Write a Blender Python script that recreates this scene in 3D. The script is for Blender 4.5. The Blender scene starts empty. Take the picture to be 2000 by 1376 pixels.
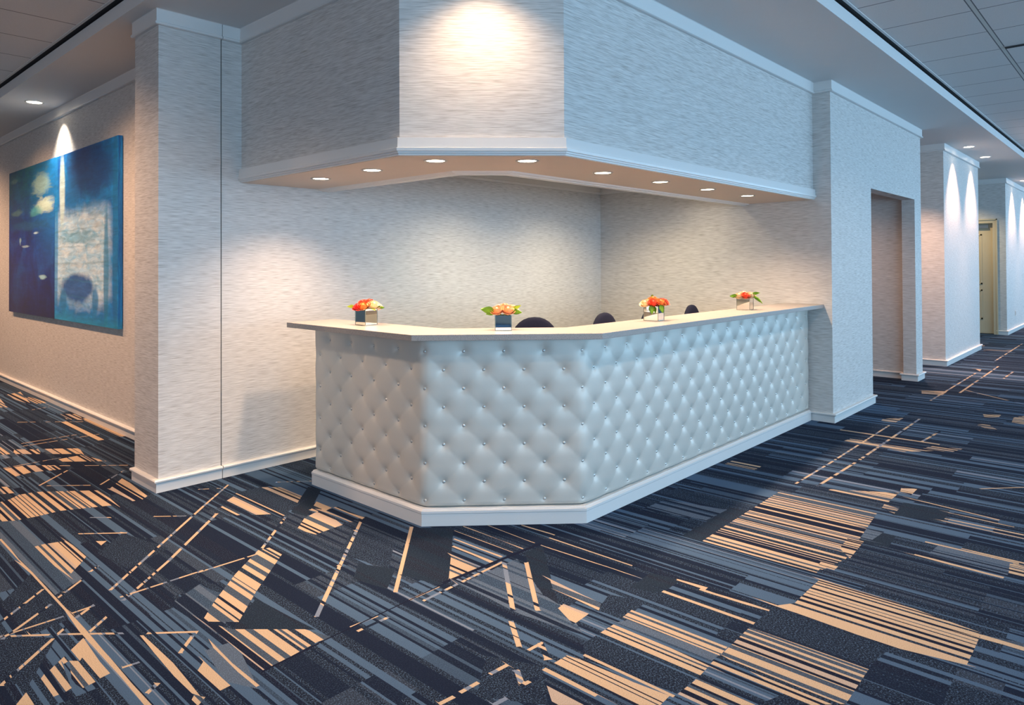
import bpy, bmesh, math, random
import numpy as np
from mathutils import Vector, Matrix

SC = bpy.context.scene
COL = SC.collection

# ------------------------------------------------------------------ camera
cam_d = bpy.data.cameras.new('camera')
cam = bpy.data.objects.new('camera', cam_d)
COL.objects.link(cam)
SC.camera = cam
R_ = Vector((0.67723487, -0.73575037, -0.00492942)).normalized()
F_ = Vector((0.73574968, 0.67715802, 0.01137643)).normalized()
U_ = R_.cross(F_).normalized()
F_ = U_.cross(R_).normalized()
cam.matrix_world = Matrix(((R_.x, U_.x, -F_.x, 0.0), (R_.y, U_.y, -F_.y, 0.0), (R_.z, U_.z, -F_.z, 1.5), (0, 0, 0, 1)))
cam_d.sensor_fit = 'HORIZONTAL'
cam_d.sensor_width = 36.0
cam_d.lens = 36.0 * 1372.2 / 2000.0
cam_d.shift_x = 0.0
cam_d.shift_y = (499.87 - 688.0) / 2000.0
cam_d.clip_start = 0.05
cam_d.clip_end = 200

# ------------------------------------------------------------------ world, daylight, exposure
W = bpy.data.worlds.new('sky')
SC.world = W
W.use_nodes = True
W.node_tree.nodes['Background'].inputs[0].default_value = (0.45, 0.62, 0.95, 1)
W.node_tree.nodes['Background'].inputs[1].default_value = 1.0
SC.view_settings.view_transform = 'Standard'
SC.view_settings.look = 'None'
SC.view_settings.exposure = 0.12
SC.view_settings.gamma = 1.0
SC.view_settings.use_curve_mapping = False

WARM = (1.0, 0.66, 0.40)
WARMW = (1.0, 0.74, 0.52)
DAY = (0.43, 0.73, 1.0)


def area(name, loc, direction, sx, sy, power, color, spread=180):
    l = bpy.data.lights.new(name, 'AREA')
    l.shape = 'RECTANGLE'
    l.size = sx
    l.size_y = sy
    l.energy = power
    l.color = color
    l.spread = math.radians(spread)
    o = bpy.data.objects.new(name, l)
    o.location = loc
    o.rotation_euler = Vector(direction).to_track_quat('-Z', 'Y').to_euler()
    COL.objects.link(o)
    return o


def spot(name, loc, power, angle=70, blend=0.6, color=WARM, target=None, radius=0.04):
    l = bpy.data.lights.new(name, 'SPOT')
    l.energy = power
    l.color = color
    l.spot_size = math.radians(angle)
    l.spot_blend = blend
    l.shadow_soft_size = radius
    o = bpy.data.objects.new(name, l)
    o.location = loc
    d = Vector(target) - Vector(loc) if target else Vector((0, 0, -1))
    o.rotation_euler = d.to_track_quat('-Z', 'Y').to_euler()
    COL.objects.link(o)
    return o


# daylight through the window wall behind the camera (facade at Y = -7)
for k in range(6):
    area('window_and_fill_light', (-5.2 + 5.4 * k, -6.85, 1.75), (0, 1, 0), 4.6, 2.5, 215, DAY)
# blue area lamp in front of the closed end of the long hall
area('window_and_fill_light', (26.3, -2.5, 1.8), (-1, 0, 0), 5.5, 2.6, 260, DAY)
# warm fill lamp added on the entrance side, no glazing there
area('window_and_fill_light', (-6.8, 4.0, 1.8), (1, 0, 0), 9.0, 2.6, 60, (1.0, 0.78, 0.70))


# ------------------------------------------------------------------ helpers
def tag(o, label=None, cat=None, group=None, kind=None):
    if label:
        o['label'] = label
    if cat:
        o['category'] = cat
    if group:
        o['group'] = group
    if kind:
        o['kind'] = kind
    return o


def new_obj(name, me, mats, parent=None, kind=None):
    o = bpy.data.objects.new(name, me)
    if mats is not None:
        if not isinstance(mats, (list, tuple)):
            mats = [mats]
        for m in mats:
            me.materials.append(m)
    COL.objects.link(o)
    if parent is not None:
        o.parent = parent
    if kind:
        o['kind'] = kind
    return o


def empty(name, loc, rz=0.0):
    o = bpy.data.objects.new(name, None)
    o.location = loc
    o.rotation_euler = (0, 0, rz)
    o.empty_display_size = 0.1
    COL.objects.link(o)
    return o


def dup(root, loc=None, rz=None):
    r = root.copy()
    COL.objects.link(r)
    if loc is not None:
        r.location = loc
    if rz is not None:
        r.rotation_euler = (0, 0, rz)
    for ch in list(root.children):
        c = ch.copy()
        COL.objects.link(c)
        c.parent = r
        for g in list(ch.children):
            d = g.copy()
            COL.objects.link(d)
            d.parent = c
    return r


def bm_obj(name, bm, mats, parent=None, kind=None, smooth=False):
    me = bpy.data.meshes.new(name)
    bmesh.ops.recalc_face_normals(bm, faces=bm.faces)
    bm.to_mesh(me)
    bm.free()
    if smooth:
        for p in me.polygons:
            p.use_smooth = True
    return new_obj(name, me, mats, parent, kind)


def add_box(bm, x0, x1, y0, y1, z0, z1):
    v = [bm.verts.new(p) for p in ((x0, y0, z0), (x1, y0, z0), (x1, y1, z0), (x0, y1, z0),
                                   (x0, y0, z1), (x1, y0, z1), (x1, y1, z1), (x0, y1, z1))]
    for f in ((0, 3, 2, 1), (4, 5, 6, 7), (0, 1, 5, 4), (1, 2, 6, 5), (2, 3, 7, 6), (3, 0, 4, 7)):
        bm.faces.new([v[i] for i in f])
    return v


def box(name, x0, x1, y0, y1, z0, z1, mat, parent=None, kind='structure', bevel=0.0):
    bm = bmesh.new()
    add_box(bm, x0, x1, y0, y1, z0, z1)
    if bevel:
        bmesh.ops.bevel(bm, geom=list(bm.edges), offset=bevel, segments=2, affect='EDGES', profile=0.7)
    return bm_obj(name, bm, mat, parent, kind)


def boxes(name, lst, mat, parent=None, kind='structure'):
    bm = bmesh.new()
    for b in lst:
        add_box(bm, *b)
    return bm_obj(name, bm, mat, parent, kind)


def offset_path(path, d):
    """offset an open polyline towards its right-hand side by d, mitred"""
    n = len(path)
    out = []
    for i in range(n):
        ns = []
        if i > 0:
            a = Vector(path[i]) - Vector(path[i - 1])
            a.normalize()
            ns.append(Vector((a.y, -a.x)))
        if i < n - 1:
            a = Vector(path[i + 1]) - Vector(path[i])
            a.normalize()
            ns.append(Vector((a.y, -a.x)))
        if len(ns) == 1:
            m = ns[0] * d
        else:
            s = ns[0] + ns[1]
            m = s * (d / (1 + ns[0].dot(ns[1])))
        out.append((path[i][0] + m.x, path[i][1] + m.y))
    return out


def sweep(name, path, prof, mat, parent=None, kind='structure', smooth=False):
    """mitred moulding: prof = closed list of (outward offset, z)"""
    bm = bmesh.new()
    rings = []
    offs = [offset_path(path, p[0]) for p in prof]
    for i in range(len(path)):
        rings.append([bm.verts.new((offs[k][i][0], offs[k][i][1], prof[k][1])) for k in range(len(prof))])
    m = len(prof)
    for i in range(len(path) - 1):
        for k in range(m):
            k2 = (k + 1) % m
            bm.faces.new((rings[i][k], rings[i + 1][k], rings[i + 1][k2], rings[i][k2]))
    bm.faces.new(rings[0][::-1])
    bm.faces.new(rings[-1])
    return bm_obj(name, bm, mat, parent, kind, smooth)


def prism(name, poly, z0, z1, mat, parent=None, kind='structure', bevel=0.0):
    bm = bmesh.new()
    a = [bm.verts.new((p[0], p[1], z0)) for p in poly]
    b = [bm.verts.new((p[0], p[1], z1)) for p in poly]
    bm.faces.new(a[::-1])
    bm.faces.new(b)
    n = len(poly)
    for i in range(n):
        j = (i + 1) % n
        bm.faces.new((a[i], a[j], b[j], b[i]))
    if bevel:
        bmesh.ops.bevel(bm, geom=list(bm.edges), offset=bevel, segments=2, affect='EDGES', profile=0.7)
    return bm_obj(name, bm, mat, parent, kind)


def lathe(bm, prof, n=24, axis=(0, 0)):
    rings = []
    for r, z in prof:
        if r < 1e-5:
            rings.append([bm.verts.new((axis[0], axis[1], z))])
        else:
            rings.append([bm.verts.new((axis[0] + r * math.cos(2 * math.pi * i / n), axis[1] + r * math.sin(2 * math.pi * i / n), z)) for i in range(n)])
    for a, b in zip(rings[:-1], rings[1:]):
        for i in range(n):
            j = (i + 1) % n
            if len(a) == 1 and len(b) == 1:
                continue
            if len(a) == 1:
                bm.faces.new((a[0], b[j], b[i]))
            elif len(b) == 1:
                bm.faces.new((a[i], a[j], b[0]))
            else:
                bm.faces.new((a[i], a[j], b[j], b[i]))


def tube(bm, p0, p1, r0, r1=None, n=12):
    r1 = r0 if r1 is None else r1
    p0, p1 = Vector(p0), Vector(p1)
    q = (p1 - p0).to_track_quat('Z', 'Y')
    a, b = [], []
    for i in range(n):
        t = 2 * math.pi * i / n
        v = Vector((math.cos(t), math.sin(t), 0))
        a.append(bm.verts.new(p0 + q @ (v * r0)))
        b.append(bm.verts.new(p1 + q @ (v * r1)))
    for i in range(n):
        j = (i + 1) % n
        bm.faces.new((a[i], a[j], b[j], b[i]))
    bm.faces.new(a[::-1])
    bm.faces.new(b)


# ------------------------------------------------------------------ materials
def mat_new(name):
    m = bpy.data.materials.new(name)
    m.use_nodes = True
    nt = m.node_tree
    b = nt.nodes['Principled BSDF']
    return m, nt, b


def N(nt, typ, **kw):
    n = nt.nodes.new(typ)
    for k, v in kw.items():
        setattr(n, k, v)
    return n


def plain(name, col, rough=0.5, metal=0.0, spec=0.5, vary=0.03, scale=8.0, bump=0.0, bscale=200.0):
    m, nt, b = mat_new(name)
    b.inputs['Roughness'].default_value = rough
    b.inputs['Metallic'].default_value = metal
    b.inputs['Specular IOR Level'].default_value = spec
    g = N(nt, 'ShaderNodeNewGeometry')
    no = N(nt, 'ShaderNodeTexNoise')
    no.inputs['Scale'].default_value = scale
    no.inputs['Detail'].default_value = 3
    nt.links.new(g.outputs['Position'], no.inputs['Vector'])
    mx = N(nt, 'ShaderNodeMix', data_type='RGBA')
    mx.inputs[6].default_value = tuple(max(0, c * (1 - vary)) for c in col) + (1,)
    mx.inputs[7].default_value = tuple(min(1, c * (1 + vary)) for c in col) + (1,)
    nt.links.new(no.outputs['Fac'], mx.inputs[0])
    nt.links.new(mx.outputs[2], b.inputs['Base Color'])
    if bump:
        n2 = N(nt, 'ShaderNodeTexNoise')
        n2.inputs['Scale'].default_value = bscale
        nt.links.new(g.outputs['Position'], n2.inputs['Vector'])
        bp = N(nt, 'ShaderNodeBump')
        bp.inputs['Strength'].default_value = bump
        bp.inputs['Distance'].default_value = 0.002
        nt.links.new(n2.outputs['Fac'], bp.inputs['Height'])
        nt.links.new(bp.outputs['Normal'], b.inputs['Normal'])
    return m


def emit(name, col, strength):
    m, nt, b = mat_new(name)
    b.inputs['Base Color'].default_value = (0.8, 0.8, 0.8, 1)
    b.inputs['Emission Color'].default_value = (*col, 1)
    b.inputs['Emission Strength'].default_value = strength
    return m


def wallpaper(name):
    m, nt, b = mat_new(name)
    b.inputs['Roughness'].default_value = 0.62
    b.inputs['Specular IOR Level'].default_value = 0.3
    g = N(nt, 'ShaderNodeNewGeometry')

    def streak(sx, sz, detail=2.0, rough=0.6):
        mp = N(nt, 'ShaderNodeMapping')
        mp.inputs['Scale'].default_value = (sx, sx, sz)
        nt.links.new(g.outputs['Position'], mp.inputs['Vector'])
        no = N(nt, 'ShaderNodeTexNoise')
        no.inputs['Scale'].default_value = 1.0
        no.inputs['Detail'].default_value = detail
        no.inputs['Roughness'].default_value = rough
        nt.links.new(mp.outputs['Vector'], no.inputs['Vector'])
        return no.outputs['Fac']
    a = streak(11.0, 330.0, 1.5, 0.5)
    c = streak(3.0, 120.0, 2.0, 0.5)
    ad = N(nt, 'ShaderNodeMath', operation='MULTIPLY_ADD')
    nt.links.new(c, ad.inputs[0])
    ad.inputs[1].default_value = 0.22
    nt.links.new(a, ad.inputs[2])
    rp = N(nt, 'ShaderNodeValToRGB')
    rp.color_ramp.elements[0].position = 0.38
    rp.color_ramp.elements[0].color = (0.41, 0.385, 0.365, 1)
    rp.color_ramp.elements[1].position = 0.84
    rp.color_ramp.elements[1].color = (0.73, 0.71, 0.69, 1)
    e = rp.color_ramp.elements.new(0.58)
    e.color = (0.585, 0.565, 0.55, 1)
    nt.links.new(ad.outputs[0], rp.inputs['Fac'])
    nt.links.new(rp.outputs['Color'], b.inputs['Base Color'])
    bp = N(nt, 'ShaderNodeBump')
    bp.inputs['Strength'].default_value = 0.25
    bp.inputs['Distance'].default_value = 0.003
    nt.links.new(ad.outputs[0], bp.inputs['Height'])
    nt.links.new(bp.outputs['Normal'], b.inputs['Normal'])
    return m


def carpet_mat():
    m, nt, b = mat_new('patterned_carpet')
    b.inputs['Roughness'].default_value = 0.95
    b.inputs['Specular IOR Level'].default_value = 0.1
    at = N(nt, 'ShaderNodeAttribute', attribute_name='carpet')
    g = N(nt, 'ShaderNodeNewGeometry')
    # pile: small random tufts; a yarn fleck is a cell of about 5 mm
    vo = N(nt, 'ShaderNodeTexNoise')
    vo.inputs['Scale'].default_value = 240.0
    vo.inputs['Detail'].default_value = 2.0
    vo.inputs['Roughness'].default_value = 0.75
    mp = N(nt, 'ShaderNodeMapping')
    mp.inputs['Scale'].default_value = (1.0, 0.55, 1.0)
    nt.links.new(g.outputs['Position'], mp.inputs['Vector'])
    nt.links.new(mp.outputs['Vector'], vo.inputs['Vector'])
    rp = N(nt, 'ShaderNodeValToRGB')
    rp.color_ramp.elements[0].position = 0.51
    rp.color_ramp.elements[0].color = (0, 0, 0, 1)
    rp.color_ramp.elements[1].position = 0.63
    rp.color_ramp.elements[1].color = (1, 1, 1, 1)
    nt.links.new(vo.outputs['Fac'], rp.inputs['Fac'])
    # flecks of the lighter / darker yarn, amount in alpha
    lite = N(nt, 'ShaderNodeMix', data_type='RGBA')
    lite.blend_type = 'MIX'
    nt.links.new(at.outputs['Color'], lite.inputs[6])
    fk = N(nt, 'ShaderNodeMix', data_type='RGBA')
    fk.inputs[6].default_value = (0.006, 0.008, 0.018, 1)
    fk.inputs[7].default_value = (0.075, 0.130, 0.220, 1)
    nt.links.new(rp.outputs['Color'], fk.inputs[0])
    nt.links.new(fk.outputs[2], lite.inputs[7])
    nt.links.new(at.outputs['Alpha'], lite.inputs[0])
    # fine pile variation
    n2 = N(nt, 'ShaderNodeTexNoise')
    n2.inputs['Scale'].default_value = 330.0
    n2.inputs['Detail'].default_value = 1.0
    nt.links.new(g.outputs['Position'], n2.inputs['Vector'])
    mr = N(nt, 'ShaderNodeMapRange')
    mr.inputs['From Min'].default_value = 0.3
    mr.inputs['From Max'].default_value = 0.7
    mr.inputs['To Min'].default_value = 0.78
    mr.inputs['To Max'].default_value = 1.2
    nt.links.new(n2.outputs['Fac'], mr.inputs['Value'])
    mu = N(nt, 'ShaderNodeMix', data_type='RGBA')
    mu.blend_type = 'MULTIPLY'
    mu.inputs[0].default_value = 1.0
    nt.links.new(lite.outputs[2], mu.inputs[6])
    nt.links.new(mr.outputs['Result'], mu.inputs[7])
    nt.links.new(mu.outputs[2], b.inputs['Base Color'])
    bp = N(nt, 'ShaderNodeBump')
    bp.inputs['Strength'].default_value = 0.5
    bp.inputs['Distance'].default_value = 0.003
    nt.links.new(n2.outputs['Fac'], bp.inputs['Height'])
    nt.links.new(bp.outputs['Normal'], b.inputs['Normal'])
    return m


def tile_mat(name, axis, origin, tee, pitch=0.627):
    """lay-in ceiling tiles: joints every pitch along 'axis', a main tee across"""
    m, nt, b = mat_new(name)
    b.inputs['Roughness'].default_value = 0.85
    b.inputs['Specular IOR Level'].default_value = 0.2
    g = N(nt, 'ShaderNodeNewGeometry')
    sp = N(nt, 'ShaderNodeSeparateXYZ')
    nt.links.new(g.outputs['Position'], sp.inputs[0])

    def M(op, a, bb=None, c=None):
        n = N(nt, 'ShaderNodeMath', operation=op)
        for i, v in enumerate((a, bb, c)):
            if v is None:
                continue
            if isinstance(v, (int, float)):
                n.inputs[i].default_value = v
            else:
                nt.links.new(v, n.inputs[i])
        return n.outputs[0]

    def dist(out, org, p):
        t = M('DIVIDE', M('SUBTRACT', out, org), p)
        f = M('SUBTRACT', t, M('ROUND', t))
        return M('MULTIPLY', M('ABSOLUTE', f), p)
    A, B = (sp.outputs['X'], sp.outputs['Y']) if axis == 'X' else (sp.outputs['Y'], sp.outputs['X'])
    d1 = dist(A, origin, pitch)
    d2 = dist(B, tee, pitch * 2)
    l1 = M('LESS_THAN', d1, 0.0055)
    teem = M('LESS_THAN', d2, 0.013)
    l2 = M('MULTIPLY', M('LESS_THAN', d2, 0.021), M('SUBTRACT', 1.0, teem))
    line = M('MULTIPLY', M('MAXIMUM', l1, l2), M('SUBTRACT', 1.0, teem))
    no = N(nt, 'ShaderNodeTexNoise')
    no.inputs['Scale'].default_value = 160.0
    no.inputs['Detail'].default_value = 2
    nt.links.new(g.outputs['Position'], no.inputs['Vector'])
    base = N(nt, 'ShaderNodeMix', data_type='RGBA')
    base.inputs[6].default_value = (0.62, 0.62, 0.62, 1)
    base.inputs[7].default_value = (0.76, 0.76, 0.76, 1)
    nt.links.new(no.outputs['Fac'], base.inputs[0])
    mx = N(nt, 'ShaderNodeMix', data_type='RGBA')
    nt.links.new(line, mx.inputs[0])
    nt.links.new(base.outputs[2], mx.inputs[6])
    mx.inputs[7].default_value = (0.16, 0.16, 0.17, 1)
    mx2 = N(nt, 'ShaderNodeMix', data_type='RGBA')
    nt.links.new(teem, mx2.inputs[0])
    nt.links.new(mx.outputs[2], mx2.inputs[6])
    mx2.inputs[7].default_value = (0.60, 0.62, 0.60, 1)
    nt.links.new(mx2.outputs[2], b.inputs['Base Color'])
    return m


def quartz_mat():
    m, nt, b = mat_new('quartz_stone')
    b.inputs['Roughness'].default_value = 0.36
    g = N(nt, 'ShaderNodeNewGeometry')
    no = N(nt, 'ShaderNodeTexNoise')
    no.inputs['Scale'].default_value = 260.0
    no.inputs['Detail'].default_value = 3
    nt.links.new(g.outputs['Position'], no.inputs['Vector'])
    rp = N(nt, 'ShaderNodeValToRGB')
    rp.color_ramp.elements[0].position = 0.36
    rp.color_ramp.elements[0].color = (0.21, 0.185, 0.175, 1)
    rp.color_ramp.elements[1].position = 0.52
    rp.color_ramp.elements[1].color = (0.36, 0.325, 0.305, 1)
    nt.links.new(no.outputs['Fac'], rp.inputs['Fac'])
    nt.links.new(rp.outputs['Color'], b.inputs['Base Color'])
    return m


M_WALL = wallpaper('grasscloth_wallpaper')
M_TRIM = plain('white_painted_trim', (0.72, 0.71, 0.70), 0.35, vary=0.015)
M_PLASTER = plain('ceiling_plaster', (0.66, 0.66, 0.66), 0.7, vary=0.02, scale=3, bump=0.05)
M_SOFFIT = plain('soffit_paint', (0.66, 0.56, 0.48), 0.6, vary=0.02)
M_VINYL = plain('pearl_grey_vinyl', (0.63, 0.60, 0.545), 0.40, metal=0.15, spec=0.6, vary=0.03, scale=3, bump=0.15, bscale=500)
M_QUARTZ = quartz_mat()
M_DARK = plain('dark_reveal', (0.015, 0.015, 0.018), 0.8)
M_CARPET = carpet_mat()
M_TILE_R = tile_mat('acoustic_tile', 'X', 6.036, 0.964)
M_TILE_L = tile_mat('acoustic_tile', 'Y', 6.024, 1.03)
M_LAMP = emit('lamp_glow', (1.0, 0.86, 0.66), 14.0)
M_RING = plain('lamp_ring_metal', (0.42, 0.38, 0.34), 0.35, metal=0.5)
M_WHITE_RING = plain('white_lamp_ring', (0.7, 0.7, 0.7), 0.4)
M_DOOR = plain('cream_door_paint', (0.60, 0.50, 0.34), 0.45, vary=0.02)
M_METAL = plain('brushed_metal', (0.5, 0.5, 0.5), 0.3, metal=1.0)
M_NAVYCH = plain('chair_navy_fabric', (0.010, 0.012, 0.030), 0.85, spec=0.15, vary=0.2, scale=60, bump=0.3, bscale=400)
M_BLACK = plain('black_plastic', (0.015, 0.015, 0.017), 0.4)
M_PLATE = plain('outlet_plate', (0.75, 0.72, 0.68), 0.4)

# ------------------------------------------------------------------ floor: patterned carpet
CAM = (R_, U_, F_)


def floor_pt(px, py):
    c = (px - 1000.0) / 1372.2
    v = (499.87 - py) / 1372.2
    d = F_ + R_ * c + U_ * v
    t = -1.5 / d.z
    return (d.x * t, d.y * t)


NAVY = (0.006, 0.012, 0.032)
DNAVY = (0.006, 0.009, 0.026)
SLATE = (0.060, 0.108, 0.185)
SLATE2 = (0.044, 0.078, 0.135)
PALE = (0.170, 0.210, 0.290)
STEEL = (0.016, 0.031, 0.060)
TAN = (0.50, 0.365, 0.25)
PINK = (0.42, 0.33, 0.27)

# zones drawn in the carpet: (kind, tan share, polygon)
Z = []


def zone(kind, share, pts):
    Z.append((kind, share, [floor_pt(*p) for p in pts]))


def zline(kind, a, b, w):
    """narrow woven line of w metres between two floor spots"""
    A, B = Vector(floor_pt(*a)), Vector(floor_pt(*b))
    d = (B - A).normalized()
    n = Vector((-d.y, d.x)) * (w / 2)
    Z.append((kind, 1.0, [tuple(A + n), tuple(B + n), tuple(B - n), tuple(A - n)]))


# flat dark patches
for p in ([(602, 950), (628, 955), (600, 1008), (568, 1000)], [(500, 1168), (614, 1229), (452, 1231)],
          [(808, 1030), (886, 1030), (877, 1135), (858, 1142), (775, 1120)],
          [(1026, 1078), (1060, 1066), (1082, 1150), (1092, 1190), (1046, 1195)],
          [(1765, 981), (1855, 996), (1842, 1019), (1743, 1005)], [(1426, 990), (1460, 997), (1412, 1030), (1374, 1022)],
          [(1690, 1034), (1750, 1046), (1735, 1068), (1668, 1056)], [(1374, 1022), (1412, 1030), (1370, 1056), (1330, 1046)],
          [(1270, 1118), (1330, 1132), (1290, 1160), (1232, 1146)], [(700, 1100), (772, 1110), (756, 1150), (690, 1130)],
          [(1300, 1240), (1320, 1236), (1340, 1250), (1330, 1262)]):
    zone('K', 0, p)
# mottled dark patches
for p in ([(1190, 1160), (1262, 1175), (1222, 1206), (1165, 1192)], [(1140, 1256), (1165, 1240), (1358, 1325), (1322, 1354), (1140, 1286)],
          [(1502, 1192), (1692, 1262), (1702, 1302), (1470, 1222)], [(1516, 1182), (1742, 1262), (1700, 1300), (1478, 1212)],
          [(1480, 1376), (1540, 1350), (1650, 1376)], [(1860, 1330), (2000, 1376), (1840, 1376)],
          [(950, 1280), (1060, 1300), (1070, 1376), (930, 1360)], [(60, 1120), (180, 1190), (60, 1240), (0, 1180)],
          [(0, 1240), (110, 1245), (60, 1330), (0, 1340)], [(456, 963), (560, 1000), (600, 975), (520, 948)],
          [(240, 1040), (330, 1070), (250, 1110), (190, 1080)], [(690, 1035), (770, 1060), (760, 1110), (660, 1080)]):
    zone('M', 0, p)
# light slate patches
for p in ([(0, 1000), (40, 1020), (160, 1130), (110, 1160), (0, 1060)], [(1010, 1090), (900, 1140), (1020, 1200), (1140, 1240), (1110, 1190), (1060, 1160)],
          [(390, 1140), (470, 1180), (420, 1240), (330, 1180)], [(1838, 1060), (1980, 1098), (1968, 1122), (1812, 1082)],
          [(1693, 1031), (1727, 1038), (1700, 1056), (1664, 1048)], [(1300, 975), (1420, 995), (1380, 1015), (1250, 995)],
          [(460, 1250), (505, 1345), (440, 1330), (400, 1270)], [(1250, 1204), (1420, 1265), (1390, 1290), (1204, 1215)]):
    zone('P', 0, p)
# tan patches
for sh, p in (
        (.7, [(0, 872), (22, 886), (0, 888)]), (.7, [(28, 877), (75, 877), (82, 886), (25, 886)]), (.8, [(83, 876), (155, 875), (163, 886), (92, 886)]),
        (.8, [(115, 896), (160, 888), (208, 900), (122, 901)]), (.6, [(8, 915), (50, 908), (110, 908), (120, 916), (60, 922), (30, 930)]),
        (.8, [(0, 950), (20, 950), (30, 962), (0, 965)]),
        (.62, [(36, 966), (70, 960), (190, 957), (230, 985), (118, 997), (72, 1008), (30, 1016), (0, 1018), (0, 980), (18, 975)]),
        (.7, [(213, 955), (240, 932), (288, 968), (278, 975), (260, 978)]),
        (.75, [(67, 1067), (85, 1062), (112, 1058), (130, 1056), (168, 1087), (160, 1097), (140, 1118), (127, 1120)]),
        (1., [(187, 1056), (208, 1056), (198, 1064)]),
        (1., [(160.5, 1247.4), (218.6, 1312.6), (197.6, 1322.7), (160, 1284), (156, 1290), (138.4, 1268.5)]),
        (.75, [(128.4, 1278.5), (136, 1289.6), (122, 1297), (140, 1342.7), (126, 1351.8), (96.3, 1308.6), (110, 1295.6)]),
        (.3, [(136, 1289.6), (156, 1290), (188, 1330), (160, 1344), (140, 1330)]),
        (1., [(52, 1350), (68, 1376), (31, 1376)]), (1., [(83, 1320), (112, 1357), (104, 1360), (80, 1324)]),
        (1., [(273, 1240), (283, 1240), (340, 1296), (395, 1362), (385, 1368), (350, 1330), (318, 1294)]),
        (.9, [(456, 969), (528, 1003.6), (496, 1005), (443, 977)]), (1., [(434, 988), (470, 1005), (464, 1005.6), (432, 990)]),
        (.7, [(514, 951), (548, 951), (589, 969), (580, 983), (504, 952)]), (.85, [(618, 979), (648, 991), (634, 998), (622, 1000), (606, 996)]),
        (.82, [(612, 1002), (628, 996), (670, 1024), (616, 1043), (580, 1033), (594, 1012)]),
        (1., [(628, 994), (688, 1019), (684, 1019), (625, 996)]), (1., [(656, 989), (711, 1011), (708, 1013), (650, 991)]),
        (.62, [(505, 1073), (526, 1069), (552, 1080), (500, 1155), (466, 1214), (394, 1213), (420, 1172), (460, 1120)]),
        (.62, [(394, 1213), (455, 1228), (500, 1228), (595, 1228), (646, 1243), (620, 1253), (570, 1280), (515, 1310), (430, 1240)]),
        (1., [(398, 1290), (385, 1310), (430, 1348), (450, 1338)]), (.8, [(380, 1355), (400, 1362), (388, 1376), (372, 1370)]),
        (.92, [(881, 1082), (940, 1109), (876, 1135)]), (.7, [(1074, 1130), (1175, 1178), (1170, 1190), (1080, 1150)]),
        (.9, [(1100, 1179), (1150, 1198), (1120, 1219), (1090, 1187)]), (.9, [(1068, 1339), (1140, 1376), (1080, 1376)]),
        (.85, [(1108, 1279), (1140, 1290), (1306, 1360), (1290, 1376), (1240, 1376), (1082, 1294)]),
        (.72, [(1198, 1219), (1386, 1299), (1362, 1324), (1167, 1238)]), (.68, [(1234, 1190), (1420, 1264), (1406, 1280), (1214, 1206)]),
        (.6, [(1298, 1151), (1480, 1211), (1470, 1220), (1288, 1158)]),
        (.52, [(1464, 1224), (1697, 1306), (1652, 1374), (1580, 1376), (1408, 1278)]),
        (.65, [(1362, 1324), (1322, 1356), (1370, 1376), (1480, 1376)]),
        (.72, [(1602, 1130), (1740, 1172), (1916, 1235), (1908, 1256), (1888, 1298), (1740, 1262), (1515, 1182), (1552, 1177), (1578, 1152)]),
        (.6, [(1914, 1238), (2000, 1255), (2000, 1270), (1914, 1246)]),
        (.40, [(1524, 958), (1714, 1000), (1652, 1091), (1594, 1118), (1372, 1056), (1410, 1030)]),
        (.62, [(1622, 955), (1756, 962), (1733, 982), (1615, 957)]), (.6, [(1727, 984), (1756, 993), (1747, 1002), (1721, 993)]),
        (.7, [(1656, 1050), (1687, 1057), (1660, 1090), (1640, 1070)]), (.8, [(1603, 1096), (1638, 1105), (1630, 1112), (1598, 1104)]),
        (.6, [(1972, 1100), (2000, 1105), (2000, 1125), (1970, 1118)]), (.7, [(1760, 953), (1792, 954), (1780, 966), (1758, 960)]),
        (.6, [(1650, 860), (1662, 856), (1725, 867), (1820, 880), (1765, 882), (1720, 873)]),
        (.7, [(1920, 808), (1955, 810), (1950, 815), (1922, 814)]), (.7, [(1904, 828), (1930, 828), (1950, 840), (1935, 840)]),
        (.7, [(1980, 815), (2000, 812), (2000, 828), (1976, 824)]), (.7, [(1725, 817), (1765, 816), (1750, 824), (1720, 822)]),
        (.6, [(1800, 762), (1850, 764), (1841, 771), (1800, 768)]), (.7, [(1905, 720), (1917, 721), (1914, 725)]),
        (.6, [(1921, 682), (1977, 684), (1975, 687), (1921, 685)]), (.5, [(1820, 871), (1880, 876), (1860, 882), (1790, 878)]),
        (.6, [(14, 770), (40, 765), (62, 790), (30, 780)]), (.6, [(60, 775), (92, 786), (72, 788), (48, 776)]), (.6, [(0, 778), (15, 795), (0, 795)]),
        (.5, [(118, 808), (150, 808), (165, 820), (130, 818)])):
    zone('T', sh, p)
# fine continuous lines along the weave
for a, b, w in (((886, 1036), (1002, 1078), .010), ((886, 1052), (980, 1087), .014), ((884, 1066), (962, 1098), .013), ((905, 1027), (1022, 1071), .005),
                ((952, 1025), (1044, 1060), .005), ((1018, 1025), (1084, 1044), .012), ((1074, 1049), (1235, 1104), .012), ((1056, 1064), (1252, 1128), .008),
                ((1062, 1305), (1165, 1358), .020), ((1140, 1278), (1316, 1360), .018), ((1366, 1150), (1502, 1192), .018), ((1322, 1131), (1380, 1149), .018),
                ((1390, 1293), (1600, 1378), .016), ((460, 963), (556, 1006), .007), ((418, 1263), (502, 1340), .012), ((1779, 973), (1952, 1015), .014),
                ((1852, 1000), (1981, 1029), .012), ((1845, 1012), (2000, 1044), .014), ((1839, 1016), (2000, 1051), .012), ((1807, 1057), (1990, 1100), .012),
                ((1786, 1082), (1960, 1128), .022), ((1914, 954), (2000, 951), .012), ((1380, 1050), (1600, 1112), .016)):
    zline('S', a, b, w)
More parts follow.
